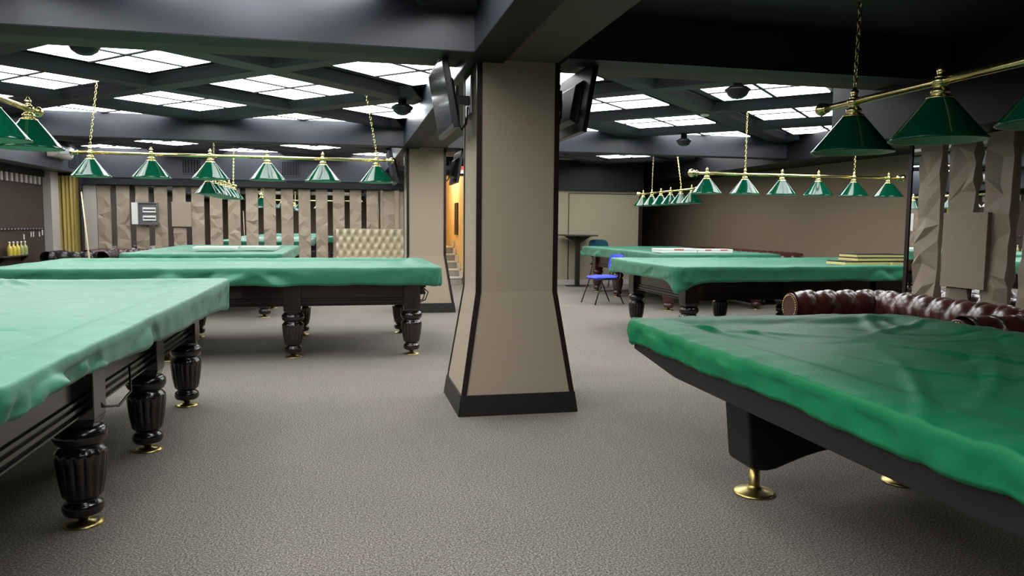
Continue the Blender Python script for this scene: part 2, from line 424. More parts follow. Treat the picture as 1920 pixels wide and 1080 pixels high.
MB().box(4.738, 4.749, 5.455, 5.555, .02, 2.02).build('mirror_strip', 'mirror', wp)
MB().box(4.67, 4.749, 4.69, 5.115, .84, 1.425).build('flat_cover_panel', 'beige_panel', wp, .003)
relief(.2, .02, .83, 377).build('relief_panel', 'beige_panel', wp, 0, (4.75, 4.99, 0), -pi/2)

# stair hall beyond the opening
hall = struct('wall_stair', MB().box(2.46, 2.6, 15.7, 20.4, 0, 2.9).box(.9, 2.6, 20.3, 20.45, 0, 4).box(1.2, 1.36, 16.0, 20.4, 0, 2.9), 'stair_wall', 'warm yellow wall beside the stairs')
st = thing('staircase', 'grey stone steps climbing beside the yellow wall', 'stairs', (1.36, 15.98, 0))
for i in range(5):
    s_ = MB().box(0.02, 1.08-.0*i, .32*i, 4.2, .155*i, .155*i+.13).build('step', 'stone', st)
    MB().box(0.02, 1.08, .32*i-.02, .32*(i+1) if i < 4 else 4.2, .155*i+.131, .155*(i+1)).build('tread', 'stone_edge', s_)
for i in range(5):
    MB().box(1.06, 1.095, .32*i, .32*(i+1), .155*(i+1)+.001, .155*(i+1)+.13).build('skirting_step', 'stone_edge', st)
pl = thing('wall_plaque', 'tall narrow dark plaque on the yellow stair wall', 'plaque', (2.455, 16.9, 1.42))
MB().box(-.025, 0, -.22, .22, -.36, .36).build('board', 'locker_brown', pl, .004)
MB().box(-.03, -.026, -.18, .18, .18, .19).build('shelf_line', 'steel', pl)
gl = thing('stair_lamp', 'warm globe lamp hanging over the stairs', 'lamp', (1.9, 17.2, 2.45))
MB().lathe([(.01, -.12), (.06, -.11), (.1, -.06), (.115, 0), (.1, .06), (.05, .1), (.03, .12)], 20).build('globe', 'stair_lamp', gl)
MB().lathe([(.04, .12), (.045, .14), (.02, .16), (.015, .27)], 16).build('stem', 'dull_brass', gl)
ex = thing('exit_sign', 'small glowing red and white sign over the stair opening', 'sign', (2.34, 15.8, 2.42))
MB().box(-.17, .17, -.03, .03, .02, .1).build('red_band', 'exit_red', ex, .004)
MB().box(-.17, .17, -.03, .03, -.05, .018).build('white_band', 'exit_white', ex, .004)
MB().box(-.02, .02, .03, .05, -.03, .09).build('bracket', 'black_plastic', ex)

# ------------------------------------------------------------------ billiard tables
def leg_mesh():
    prof = [(.02, .034), (.05, .04), (.074, .052), (.082, .072), (.078, .095), (.062, .108), (.06, .118), (.072, .125), (.08, .135), (.092, .20), (.1, .27), (.103, .31), (.1, .325), (.084, .342), (.078, .352), (.095, .362), (.106, .385), (.104, .41), (.09, .428), (.07, .44)]
    def fl(a, z):
        k = sstep(.13, .16, z)*(1-sstep(.29, .325, z)); return 1-k*.11*(1-abs(sin(8*a)))**1.3
    m = MB().lathe(prof, 96, flute=fl)
    b = .082
    m.hexa([(-.07, -.07, .435), (.07, -.07, .435), (.07, .07, .435), (-.07, .07, .435)], [(-b, -b, .47), (b, -b, .47), (b, b, .47), (-b, b, .47)])
    m.box(-b, b, -b, b, .47, .80)
    return m.mesh('leg')
LEG = leg_mesh()
def foot_mesh():
    return MB().lathe([(.078, 0), (.08, .005), (.06, .011), (.022, .018), (.02, .042)], 28).mesh('foot_disc')
FOOT = foot_mesh()
for me, m in ((FOOT, 'dull_brass'),): me.materials.append(M[m])
LEGS = {}
def leg_for(wood):
    if wood not in LEGS:
        me = LEG.copy(); me.name = 'leg'; me.materials.append(M[wood]); LEGS[wood] = me
    return LEGS[wood]
def apron_profile(s):     # profile in (out, z); s = outward sign
    p = [(0, .80), (0, .575), (.012, .57), (.012, .558), (.002, .552), (.002, .545), (.016, .54), (.016, .525), (.004, .52), (.004, .513), (.02, .508), (.02, .50), (-.03, .50), (-.03, .80)]
    return [(s*a, z) for a, z in p]
def table(label, loc, rz, wood, lsp=1.13, wsp=1.49, group=None, cables=()):
    t = thing('billiard_table', label, 'billiard table', loc, rz, group)
    Lx, Wy = lsp*1.5, wsp/2
    lm = leg_for(wood)
    for i in range(4):
        for s in (-1, 1):
            l = place('leg', lm, t, .004, ((i-1.5)*lsp, s*Wy, 0)); place('foot_disc', FOOT, l)
    for s in (-1, 1):
        MB().prism([(s*(Wy+.03)+a, z) for a, z in apron_profile(s)], 'x', -Lx, Lx).build('side_apron', wood, t)
        MB().prism([(s*(Lx+.03)+a, z) for a, z in apron_profile(s)], 'y', -Wy, Wy).build('end_apron', wood, t)
    ox, oy = Lx+.25, Wy+.24
    MB().box(-ox+.15, ox-.15, -oy+.15, oy-.15, .801, .825).build('playing_bed', 'green_satin', t)
    for s in (-1, 1):
        MB().box(-ox+.17, ox-.17, s*oy-.07-s*.07, s*oy+.07-s*.07, .79, .858).build('rail', wood, t, .02)
        MB().box(s*ox-.07-s*.07, s*ox+.07-s*.07, -oy+.17, oy-.17, .79, .858).build('rail', wood, t, .02)
    for pts in cables:
        MB().tube(pts, .016 if len(pts) > 10 else .006, 6).build('cable', 'black_plastic', t)
    return t
def cover(label, loc, rz, hx, hy, seed, mname='green_cloth', ztop=.885, drop=.165, group=None, amp=1., sag=.035, folds=1., droop=(), hslope=0., ruf=.3, res=.025):
    """loose fabric cover: sagging top with creases, rounded edge, gathered skirt"""
    rnd = random.Random(seed); NX = int(hx*2/res); NY = int(hy*2/res); r = .09
    cre = []
    for _ in range(34):
        cx, cy = rnd.uniform(-hx, hx), rnd.uniform(-hy, hy)
        a = rnd.uniform(0, pi); cre.append((cx, cy, cos(a), sin(a), rnd.uniform(.15, .7), rnd.uniform(.008, .028), rnd.uniform(.003, .010)*rnd.choice((1, 1, -.6))))
    for sx in (-1, 1):           # diagonal tension creases near the corners
        for sy in (-1, 1):
            for _ in range(4):
                a = math.atan2(sy*hy*.7, sx*hx*.5)+rnd.uniform(-.5, .5)
                cre.append((sx*(hx-rnd.uniform(.2, .6)), sy*(hy-rnd.uniform(.2, .5)), cos(a), sin(a), rnd.uniform(.2, .45), rnd.uniform(.015, .03), rnd.uniform(.004, .011)))
    off = rnd.uniform(0, 100)
    def ztp(x, y):
        d = min(hx-abs(x), hy-abs(y))
        z = ztop-sag*sstep(.14, .27, d)-.005*(1-sstep(0, .05, d))
        zz = 0
        for cx, cy, ca, sa, L, W, A in cre:
            u = (x-cx)*ca+(y-cy)*sa; v = -(x-cx)*sa+(y-cy)*ca+.12*u*u
            if abs(u) < 2*L and abs(v) < 3*W: zz += A*exp(-(u/L)**2-(v/W)**2)
        z += amp*zz*(.35+.65*sstep(0, .2, d))
        ed = x if hy-abs(y) < hx-abs(x) else y
        z += ruf*.007*noise.noise((ed*10+off, d*2, 5))*exp(-(d/.12)**2)
        z += amp*.006*noise.noise((x*1.7+off, y*1.7, 0))+amp*.0025*noise.noise((x*7+off, y*7, 3))
        return z
    def rc(x, y):
        px, py = abs(x)-(hx-r), abs(y)-(hy-r)
        if px > 0 and py > 0:
            px /= r; py /= r; m_ = max(px, py); l = hypot(px, py); k = m_/l
            return math.copysign(hx-r+r*px*k, x), math.copysign(hy-r+r*py*k, y)
        return x, y
    V = []; idx = {}
    for i in range(NX+1):
        for j in range(NY+1):
            x, y = rc(-hx+2*hx*i/NX, -hy+2*hy*j/NY); idx[i, j] = len(V); V.append((x, y, ztp(x, y)))
    Fc = [(idx[i, j], idx[i+1, j], idx[i+1, j+1], idx[i, j+1]) for i in range(NX) for j in range(NY)]
    loop = [(i, 0) for i in range(NX)]+[(NX, j) for j in range(NY)]+[(i, NY) for i in range(NX, 0, -1)]+[(0, j) for j in range(NY, 0, -1)]
    n = len(loop); prev = [idx[q] for q in loop]
    base = [V[k] for k in prev]; per = 0; ss = []
    for k in range(n):
        ss.append(per); per += hypot(base[(k+1) % n][0]-base[k][0], base[(k+1) % n][1]-base[k][1])
    nor = []
    for k in range(n):
        a, b = base[k-3], base[(k+3) % n]; tx, ty = b[0]-a[0], b[1]-a[1]; l = hypot(tx, ty) or 1; nor.append((ty/l, -tx/l))
    T = 18
    tents = [(rnd.uniform(0, per), rnd.uniform(.09, .26), rnd.uniform(.35, 1.)*rnd.choice((1, 1, -1)), rnd.uniform(-.3, .3), rnd.uniform(0, .18)) for _ in range(int(per*1.5*folds))]
    for t_ in range(1, T+1):
        t = t_/T; cur = []
        for k in range(n):
            bx, by, bz = base[k]; nx, ny = nor[k]; s = ss[k]
            dc = hypot(hx-abs(bx), hy-abs(by)); cw = exp(-(dc/.24)**2)          # corner weight
            f = .010*noise.noise((s*2.3+off, t*.8, 1))+.006*noise.noise((s*7+off, t*1.5, 7))
            f += cw*.022*(abs(sin(s*34+1.5*t+2*noise.noise((s*3, off, 0))))-.5)*sstep(.1, .6, t)
            f += ruf*.009*noise.noise((s*11+off, t*1.2, 5))*sstep(.05, .4, t)
            for (c, W, A, sl, t0) in tents:
                if t < t0: continue
                q = (t-t0)/(1-t0); dd = s-c-sl*q; dd = (dd+per/2) % per-per/2; ww = W*(.12+.88*q)
                if abs(dd) < ww*1.6:
                    e_ = max(0, 1-abs(dd)/ww) if dd > 0 else max(0, 1-abs(dd)/(ww*1.6))
                    f += folds*.046*A*e_*sstep(0, .7, q)
            hem = drop+hslope*bx+.014*noise.noise((s*1.1+off, 0, 9))+.010*noise.noise((s*3.7+off, 0, 19))+.02*cw
            for (c, W, A) in droop:
                dd = abs(s-c*per); hem += A*exp(-(dd/W)**2)
            f = max(f, -.010+.004*f/.05)
            e = sin(min(1, t*4.5)*pi/2)
            out = .016*e+f*sstep(0, .4, t)-.012*sstep(.88, 1, t)-.010*t
            zz = bz-(.016*(1-cos(min(1, t*4.5)*pi/2))+(hem-.016)*max(0, (t-.06)/.94))
            cur.append(len(V)); V.append((bx+nx*out, by+ny*out, zz))
        for k in range(n): Fc.append((prev[k], cur[k], cur[(k+1) % n], prev[(k+1) % n]))
        prev = cur
    m = MB(); m.add(V, Fc, 0, True)
    o = m.build('table_cover', mname, None, 0, loc, rz)
    return tag(o, label, 'table cover', group)

HP = pi/2
loop1 = [(1.66, -.60, .68), (1.78, -.62, .66), (1.86, -.60, .60), (1.84, -.58, .53), (1.74, -.6, .50), (1.62, -.68, .48)]
loop2 = [(1.66, -.55, .70), (1.80, -.57, .69), (1.9, -.54, .60), (1.87, -.52, .52), (1.76, -.52, .47), (1.60, -.66, .46)]
coil = [(1.80+.045*cos(a*2.1)+.012*sin(a*7), -.6+.03*sin(a*2.1), .69-.0075*a) for a in range(0, 14)]
table('wine stained carved billiard table crosswise between the columns under a green cover', (-1.08, 8.2, 0), 0, 'wine_wood', 1.14, cables=(loop1, loop2, coil))
cover('loose green cover on the crosswise table between the two columns', (-1.08, 8.2, 0), 0, 1.98, 1.0, 11, folds=1.25)
nb = [(1.70, -.66, .66), (1.72, -.72, .60), (1.66, -.80, .47), (1.55, -.83, .445), (1.40, -.80, .47)]
nb2 = [(-.1, -.83, .60), (-.2, -.86, .5), (-.32, -.84, .46), (-.5, -.83, .50), (-.6, -.8, .6)]
table('black carved billiard table nearest the left bulkhead with turned legs on brass discs', (-1.86, 3.98, 0), HP, 'black_wood', 1.075, cables=(nb, nb2, [(1.66, -.76, .62), (1.84, -.78, .60), (1.90, -.78, .52), (1.84, -.78, .44)], [(1.66, -.74, .64), (1.89, -.77, .61), (1.96, -.77, .52), (1.88, -.77, .42)]))
cover('pale lit green cover on the black carved table by the near left lamp', (-1.86, 3.95, 0), HP, 1.93, 1.005, 5, amp=1.1, folds=1.2, drop=.145, sag=.03, hslope=.032, res=.018)
table('black carved billiard table set lengthwise before the mirror strips', (-1.85, 12.38, 0), HP, 'black_wood', 1.12)
cover('green cover with white sheets lying on it, before the mirror strips', (-1.85, 12.38, 0), HP, 1.95, 1.0, 23, folds=1.2)
table('black carved billiard table crosswise beside the long brown wall', (5.38, 8.2, 0), 0, 'black_wood', 1.17)
cover('green cover with a stack of wooden boards on it', (5.38, 8.2, 0), 0, 2.035, 1.005, 37, folds=1.35, droop=((0., .16, .10), (1., .16, .10)))
table('brown carved billiard table lengthwise by the beige back wall', (5.6, 12.36, 0), HP, 'brown_wood', 1.115)
cover('green cover with white and red sheets on it, behind the blue chair', (5.6, 12.36, 0), HP, 1.95, 1.0, 41, folds=1.2)

# pool table with slanted black apron and arched pedestals
pt = thing('pool_table', 'black pool table with slanted apron and arched pedestals on brass feet', 'pool table', (2.28, 2.28, 0))
hx, hy = .80, 1.40
def slant(x0, y0, z0, x1, y1, z1): return [(-x0, -y0, z0), (x0, -y0, z0), (x0, y0, z0), (-x0, y0, z0)], [(-x1, -y1, z1), (x1, -y1, z1), (x1, y1, z1), (-x1, y1, z1)]
MB().prism([(1.385, .735), (1.385, .655), (.88, .60), (-.88, .60), (-1.385, .655), (-1.385, .735)], 'x', -hx-.005, hx+.005).build('apron', 'black_laminate', pt, .008)
for s in (-1, 1):
    MB().box(s*hx-.06-s*.06, s*hx+.06-s*.06, -hy, hy, .736, .79).build('rail', 'black_laminate', pt, .01)
    MB().box(-hx+.121, hx-.121, s*hy-.06-s*.06, s*hy+.06-s*.06, .736, .79).build('rail', 'black_laminate', pt, .01)
MB().box(-hx+.121, hx-.121, -hy+.121, hy-.121, .736, .75).build('playing_bed', 'green_satin', pt)
for s in (-1, 1):
    yy = s*.94
    top = [(-.50, .599), (.50, .599)]
    arch = [(.46, .17), (.44, .15), (.38, .145)]+[(.34-.68*k/10, .15+.085*sin(pi*k/10)) for k in range(0, 11)]+[(-.38, .145), (-.44, .15), (-.46, .17)]
    ped = MB().prism([(a_*1.1+.08, z_) for a_, z_ in top+arch], 'y', yy-.11, yy+.11).build('pedestal', 'black_laminate', pt, .012)
    for q in (-1, 1):
        MB().lathe([(.1, 0), (.102, .006), (.09, .014), (.05, .024), (.03, .034), (.026, .045), (.024, .16)], 32, .08+q*.42, yy).build('foot', 'dull_brass', ped)
cover('dark satiny green cover stretched over the black pool table', (2.28, 2.28, 0), HP, 1.43, .835, 77, 'green_satin', ztop=.815, drop=.115, amp=1.35, folds=.5, sag=.022, ruf=1.3, res=.018)

# ------------------------------------------------------------------ hanging lamps
def shade_parts(parent, x):
    R = .185
    m = MB(); n = 40
    prof = [(.03, -.060), (.045, -.062), (.05, -.07), (R-.012, -.222), (R, -.232), (R, -.238), (R-.006, -.238)]
    m.lathe(prof, n, 0, 0, 0, cap=False)
    m.lathe([(.028, -.062), (.048, -.075), (R-.016, -.224), (R-.006, -.238)], n, 0, 0, 1, cap=False)
    s = m.build('lamp_shade', ['shade_green', 'shade_inner'], parent, 0, (x, 0, 0))
    MB().lathe([(.03, .012), (.032, .0), (.03, -.014), (.022, -.018), (.024, -.028), (.034, -.034), (.036, -.048), (.028, -.052), (.04, -.058), (.05, -.064), (.05, -.070), (.03, -.07)], 20).build('brass_collar', 'brass', s)
    MB().lathe([(.018, .008), (.022, .02), (.012, .026), (.016, .036), (.018, .05), (.01, .058), (.006, .068), (.002, .074)], 16).build('finial', 'brass', s)
    MB().lathe([(.012, -.07), (.014, -.09), (.03, -.12), (.034, -.14), (.026, -.165), (.002, -.175)], 16).build('bulb', 'bulb_glass', s)
    return s
def link_chain(parent, p0, p1):
    P0, P1 = Vector(p0), Vector(p1); d = P1-P0; L = d.length; n = int(L/.03); t = d.normalized()
    u = Vector((0, 1, 0)); u = (u-t*u.dot(t)).normalized(); v = t.cross(u); m = MB()
    for i in range(n):
        c = P0+t*(L*(i+.5)/n); w_ = u if i % 2 else v
        pts = []
        for k in range(8):
            a = 2*pi*k/8; pts.append(c+t*(.021*cos(a))+w_*(.0095*sin(a)))
        m.tube(pts, .0032, 5, closed=True)
    return m.build('chain', 'brass', parent)
def lamp(label, loc, rz, half, xs, chains, group=None, kn=1.):
    t = thing('billiard_lamp', label, 'hanging lamp', loc, rz, group)
    m = MB().tube([(-half, 0, 0), (half, 0, 0)], .0165, 16); m.build('bar', 'brass', t)
    for s in (-1, 1):
        pr_ = [(.0165, 0), (.024, .004), (.024, .012), (.014, .018), (.02, .026), (.031, .04), (.033, .052), (.027, .068), (.012, .078), (.004, .082)]
        k = MB().lathe(pr_, 16); k.v = [(s*(half+z*kn), x*kn, y*kn) for (x, y, z) in k.v]; k.build('end_knob', 'brass', t)
    for x in xs: shade_parts(t, x)
    for (x, tx, ty, tz) in chains:
        link_chain(t, (x, 0, .07), (tx, ty, tz))
    return t
xs6 = [(-1.395+.558*i) for i in range(6)]
lamp('brass bar with six green shades over the crosswise table between the columns', (-1.07, 8.2, 1.972), 0, 1.50, xs6, [(xs6[0], xs6[0]+.09, 0, 2.694-1.972), (xs6[5], xs6[5]-.11, 0, 2.694-1.972)])
xs5 = [(-1.24+.496*i) for i in range(6)]
lamp('brass bar with six green shades beside the long brown wall', (5.41, 8.2, 1.925), 0, 1.36, xs5, [(xs5[1], xs5[1]-.0, 0, 2.694-1.925), (xs5[4], xs5[4], 0, 2.694-1.925)], kn=1.5)
xs4 = [(-1.22+.49*i) for i in range(6)]
lamp('brass bar with green shades over the pale lit green cover', (-1.86, 3.86, 1.968), HP, 1.32, xs4, [(xs4[0], -1.41, 0, ZR-1.966), (xs4[4], .66, 0, ZR-1.966)])
lamp('brass bar with green shades over the table with white sheets near the mirror strips', (-1.9, 12.55, 1.93), HP, 1.38, xs4, [(xs4[1], -.68, 0, ZR-1.928), (xs4[5], 1.38, 0, ZR-1.928)])
lamp('brass bar with green shades over the table behind the blue chair', (5.65, 12.68, 1.92), HP, 1.22, [(-1.05+.42*i) for i in range(6)], [(-.63, -.42, 0, ZR-1.918), (.63, .60, 0, ZR-1.918)], kn=1.5)
lamp('brass bar with dark green shades hung over the black pool table', (2.36, 2.27, 1.895), HP, 1.1, [.9, .37, -.16, -.69], [(.9, .88, 0, 2.648-1.895), (-.69, -.67, 0, 2.648-1.895)])

# ------------------------------------------------------------------ sofas
def puff(u, v, a, b, A):
    p = u/a+v/b; q = u/a-v/b
    return A*(abs(sin(pi*p/2))*abs(sin(pi*q/2)))**.45
def dimple(u, v, a, b, A):
    best = 9
    k0, l0 = round(u/a), round(v/b)
    for k in range(k0-2, k0+3):
        for l in range(l0-2, l0+3):
            if (k+l) % 2 == 0: best = min(best, ((u-a*k)/a)**2+((v-b*l)/b)**2)
    return A*(1-exp(-best/.22))
def roll_profile(n=34):
    """(depth outward, z) from seat up over the roll and down the outside, with arclength"""
    P = [(.0, .34), (-.01, .42), (-.02, .50), (-.03, .56)]
    c = (.075, .635); r = .115
    for k in range(0, 22):
        a = radians(215-k*12.0); P.append((c[0]+r*cos(a), c[1]+r*sin(a)))
    P += [(.125, .50), (.125, .34), (.125, .12)]
    return P
def sofa(label, loc, rz, L, leather, D=.9, group=None, seats=2):
    """chesterfield: local x along the length, front at -y, back at +y"""
    t = thing('chesterfield_sofa', label, 'sofa', loc, rz, group)
    P = roll_profile(); arc = [0]
    for i in range(1, len(P)): arc.append(arc[-1]+hypot(P[i][0]-P[i-1][0], P[i][1]-P[i-1][1]))
    NT = []
    for i in range(len(P)):
        a, b_ = P[max(0, i-1)], P[min(len(P)-1, i+1)]; dx, dz = b_[0]-a[0], b_[1]-a[1]; l = hypot(dx, dz); NT.append((-dz/l, dx/l))
    amax = arc[24]
    def disp(s, i):
        A = .034*(1-sstep(amax*.86, amax, arc[i])); return puff(s, arc[i], .095, .19, A)-.004
    m = MB(); nu = int(L/.016)
    def fb(i, j):
        s = -L/2+.10+(L-.20)*i/(nu-1); d = disp(s, j)
        return (s, D-.14+P[j][0]+NT[j][0]*d, P[j][1]+NT[j][1]*d)
    m.grid(nu, len(P), fb); m.build('backrest', leather, t)
    for sg in (-1, 1):
        m = MB(); nv = int(D/.016)
        def fa(i, j):
            s = .02+(D-.04)*i/(nv-1); d = disp(s, j)
            return (sg*(L/2-.14+P[j][0]+NT[j][0]*d), s, P[j][1]+NT[j][1]*d)
        m.grid(nv, len(P), fa)
        arm = m.build('arm', leather, t)
        poly = [(sg*(L/2-.14+p[0]), p[1]) for p in P]+[(sg*(L/2-.14), .12)]
        MB().prism(poly, 'y', .0, .045).build('arm_front', leather, arm, .008)
        nails = MB()
        for k in range(4, 27, 1):
            nails.lathe([(.008, 0), (.006, .005), (.001, .007)], 8); q = nails.v[-24:]
            cx_, cz_ = sg*(L/2-.14+.075+(P[k][0]-.075)*.82), .635+(P[k][1]-.635)*.82
            nails.v[-24:] = [(cx_+a, -.001-c, cz_+b_) for a, b_, c in q]
        nails.build('nail_heads', 'dull_brass', arm)
    MB().box(-L/2+.03, L/2-.03, .03, D-.05, .09, .30).build('base', leather, t, .02)
    wd = (L-.30)/seats
    for k in range(seats):
        x0 = -L/2+.15+wd*k
        MB().box(x0+.004, x0+wd-.004, .01, D-.17, .302, .43).build('seat_cushion', leather, t, .035, seg=3)
    for sx in (-1, 1):
        for yy in (.09, D-.1):
            MB().lathe([(.02, 0), (.032, .02), (.038, .05), (.03, .09)], 14, sx*(L/2-.1), yy).build('foot', 'black_wood', t)
    return t
sofa('oxblood leather chesterfield sofa against the mirrored partition beside the pool table', (3.63, 4.70, 0), -HP, 1.9, 'oxblood_leather', D=.92)
dks = sofa('dark leather chesterfield sofa along the long brown wall', (6.70, 12.80, 0), -HP, 3.4, 'oxblood_leather', D=.74, seats=3); dks.scale.z = 1.14
sofa('brown leather chesterfield sofa under the relief panels of the back wall', (-3.78, 14.93, 0), 0, 1.75, 'brown_leather')
sofa('black leather sofa with its back to the tables before the yellow curtain', (-4.55, 14.9, 0), pi, .95, 'black_leather', D=.8, seats=1)

# cream tufted bench
bn = thing('tufted_bench', 'cream high backed tufted bench against the back wall beside the far column', 'bench', (.52, 15.95, 0))
def fbk(i, j):
    x = -.72+1.44*i/191; z = .45+.73*j/109
    return (x, -.20-dimple(x, z-.5, .0785, .14, .05)-puff(x, z-.5, .0785, .14, .012), z)
mb_ = MB().grid(192, 110, fbk); mb_.box(-.72, .72, -.20, -.06, .02, 1.185); mb_.build('backrest', 'cream_leather', bn)
MB().box(-.72, .72, -.7, -.255, .30, .46).build('seat_cushion', 'cream_leather', bn, .04, seg=3)
MB().box(-.70, .70, -.68, -.21, .02, .295).build('base', 'cream_leather', bn, .01)
for k in range(-9, 10):
    for r_ in range(0, 6):
        x, z = .0785*k, .5+.14*r_
        if (k+r_) % 2 == 0 and abs(x) < .71 and z < 1.15:
            bt = MB().lathe([(.013, 0), (.011, .006), (.004, .010)], 8); bt.v = [(x+a, -.203-c, z+b_) for a, b_, c in bt.v]; bt.build('button', 'cream_leather', bn)

# ------------------------------------------------------------------ televisions
def tv(label, loc, rz, tilt, w_=.80, h_=.48):
    t = thing('television', label, 'television', loc, rz)         # local: wall at +y, screen faces -y
    pv = MB().box(-w_/2, w_/2, -.02, .02, -h_/2, h_/2).build('housing', 'black_plastic', t, .006)
    pv.location = (0, -.19, 0); pv.rotation_euler.x = tilt
    MB().box(-w_/2+.02, w_/2-.02, -.0225, -.0205, -h_/2+.03, h_/2-.02).build('screen', 'screen', pv)
    MB().hexa([(-.25, .021, -.17), (.25, .021, -.17), (.2, .065, -.14), (-.2, .065, -.14)], [(-.25, .021, .14), (.25, .021, .14), (.2, .065, .1), (-.2, .065, .1)]).build('rear_cover', 'black_plastic', pv, .006)
    MB().box(-.11, .11, -.012, 0, -.1, .16).build('wall_plate', 'steel', t, .002)
    MB().box(-.03, .03, -.10, -.012, -.03, .03).box(-.02, .02, -.1, -.08, -.1, .1).build('mount_arm', 'black_plastic', t, .003)
    for k in range(3):
        MB().tube([(.02*k-.05, -.08, -.05), (.03*k-.07, -.07, -.14-.02*k), (.02*k-.03, -.05, -.20), (.01*k, -.02, -.16+.02*k), (.02*k+.02, -.02, -.05)], .005, 6).build('cable', 'black_plastic', t)
    return t
tv('flat television on the near column facing the left tables', (.862, 5.32, 2.17), -HP, radians(10))
tv('flat television on the near column facing the right tables', (1.438, 5.32, 2.17), HP, radians(10))
tv('flat television on the far column facing the cream bench', (.862, 11.27, 2.12), -HP, radians(12))
tv('flat television on the far column facing the stair opening', (1.438, 11.27, 2.14), HP, radians(10))

# ------------------------------------------------------------------ ceiling domes, detector, vents
def dome(label, loc, stem, s=1.):
    t = thing('dome_speaker', label, 'ceiling speaker', loc, 0, 'black domes under the ceiling')
    MB().lathe([(.004*s, -.085*s), (.05*s, -.075*s), (.085*s, -.05*s), (.10*s, -.02*s), (.115*s, -.004*s), (.118*s, .004*s), (.08*s, .03*s), (.05*s, .034*s)], 28).build('dome', 'black_plastic', t)
    MB().lathe([(.045*s, .034*s), (.045*s, stem), (.06*s, stem)], 16).build('stem', 'black_plastic', t)
dome('black dome speaker under the ribs just behind the cross beam beside the pool table lamp', (3.52, 6.37, 2.55), .072)
dome('black dome speaker on a short stem above the lamp by the long brown wall', (4.74, 10.06, 2.52), .102, .95)
dome('black dome speaker beside the long beam before the far column', (.60, 8.21, 2.54), .082)
dome('black dome speaker under the ribs behind the cross beam on the left', (-1.80, 5.95, 2.55), .072)
sd = thing('smoke_detector', 'small pale round detector on a rib crossing', 'smoke detector', (4.125, 8.21, 2.618))
MB().lathe([(.03, -.03), (.045, -.025), (.05, -.008), (.05, 0)], 20).build('housing', 'white_plastic', sd)
MB().lathe([(.012, -.038), (.015, -.03)], 12).build('sensor_tip', 'steel', sd)
def vent(label, loc, rz, w_, h_, n=6):
    t = thing('air_vent', label, 'vent', loc, rz, 'air vents')
    MB().box(-w_/2, w_/2, -.004, 0, -h_/2, h_/2).build('backing', 'black_paint', t)
    f = MB(); e = .018
    f.box(-w_/2, w_/2, -.016, -.004, h_/2-e, h_/2).box(-w_/2, w_/2, -.016, -.004, -h_/2, -h_/2+e).box(-w_/2, -w_/2+e, -.016, -.004, -h_/2+e, h_/2-e).box(w_/2-e, w_/2, -.016, -.004, -h_/2+e, h_/2-e)
    f.build('frame', 'ceiling_paint', t)
    for k in range(n):
        x = -w_/2+e+(w_-2*e)*(k+.5)/n
        MB().box(x-.006, x+.006, -.013, -.0045, -h_/2+e, h_/2-e).build('slat', 'ceiling_paint', t)
vent('square slatted vent above the open wall box', (-2.95, 15.818, 2.38), 0, .36, .3)
vent('square slatted vent above the tufted bench side of the mirror strips', (-1.08, 15.818, 2.38), 0, .36, .3)
vent('tall slatted vent on the left bulkhead beside the corner', (-4.948, 15.45, 2.45), HP, .4, .34, 5)
ac = thing('duct_end', 'grey rounded duct box on the left bulkhead', 'duct', (-4.948, 14.6, 2.5))
MB().prism([(0, -.12), (.12, -.12), (.17, -.07), (.17, .08), (.12, .12), (0, .12)], 'y', -.4, .4).build('casing', 'pale_grey', ac, .02)
MB().box(.171, .176, -.3, .3, -.05, .05).build('grille', 'steel', ac)

# ------------------------------------------------------------------ left wall: pilaster, curtain, slats, hooks, bottles
struct('trim_12', MB().box(XL, XL+.14, 15.25, 15.62, 0, 2.2), 'pale_grey', 'pale pilaster at the end of the dark side wall', None, .004)
cu = thing('curtain', 'ochre yellow pleated curtain hanging in the back left corner', 'curtain', (-5.17, 15.80, 0))
def fc(i, j):
    x = -.20+.42*i/80; z = .05+2.10*j/10
    return (x, .012*sin(x*95)+.008*sin(x*41+z), z)
MB().grid(81, 11, fc).build('drape', 'curtain', cu)
MB().tube([(-.22, 0, 2.165), (.23, 0, 2.165)], .012, 8).build('rail', 'black_plastic', cu)
struct('trim_13', MB().box(-4.955, -4.92, 15.72, 15.83, 0, 2.14), 'black_board', 'dark post between the curtain and the grey wall strip')
for k in range(10):
    o = MB().box(0, .03, -.045, .045, -.07, .07).build('slat_block', 'pale_grey', wl, .004, (XL, 13.35+.19*k, 2.01))
hk = thing('hook_rail', 'long hook rail with small tags on the dark side wall', 'hook rail', (XL, 14.2, 1.14))
MB().box(0, .015, -1.0, 1.0, -.012, .012).build('rail', 'dark_table', hk)
rn = random.Random(4)
for k in range(16):
    y = -.95+.125*k
    MB().tube([(.015, y, 0), (.05, y, -.005), (.055, y, .02)], .009, 6).build('hook', 'steel', hk)
for y, dz in ((.02, .13), (.32, .09), (.42, .09), (.68, .09), (.82, .07)):
    MB().box(.045, .055, y-.014, y+.014, -dz-.04, -dz+.05).build('tag', 'white_plastic', hk, .003)
sh = thing('wall_shelf', 'narrow dark shelf holding yellow bottles on the side wall', 'shelf', (XL, 13.9, .72))
MB().box(.001, .16, -.75, .45, -.02, 0).build('board', 'dark_table', sh, .003)
for y in (-.5, .3): MB().prism([(.001, -.02), (.12, -.02), (.001, -.12)], 'y', y-.01, y+.01).build('bracket', 'black_plastic', sh)
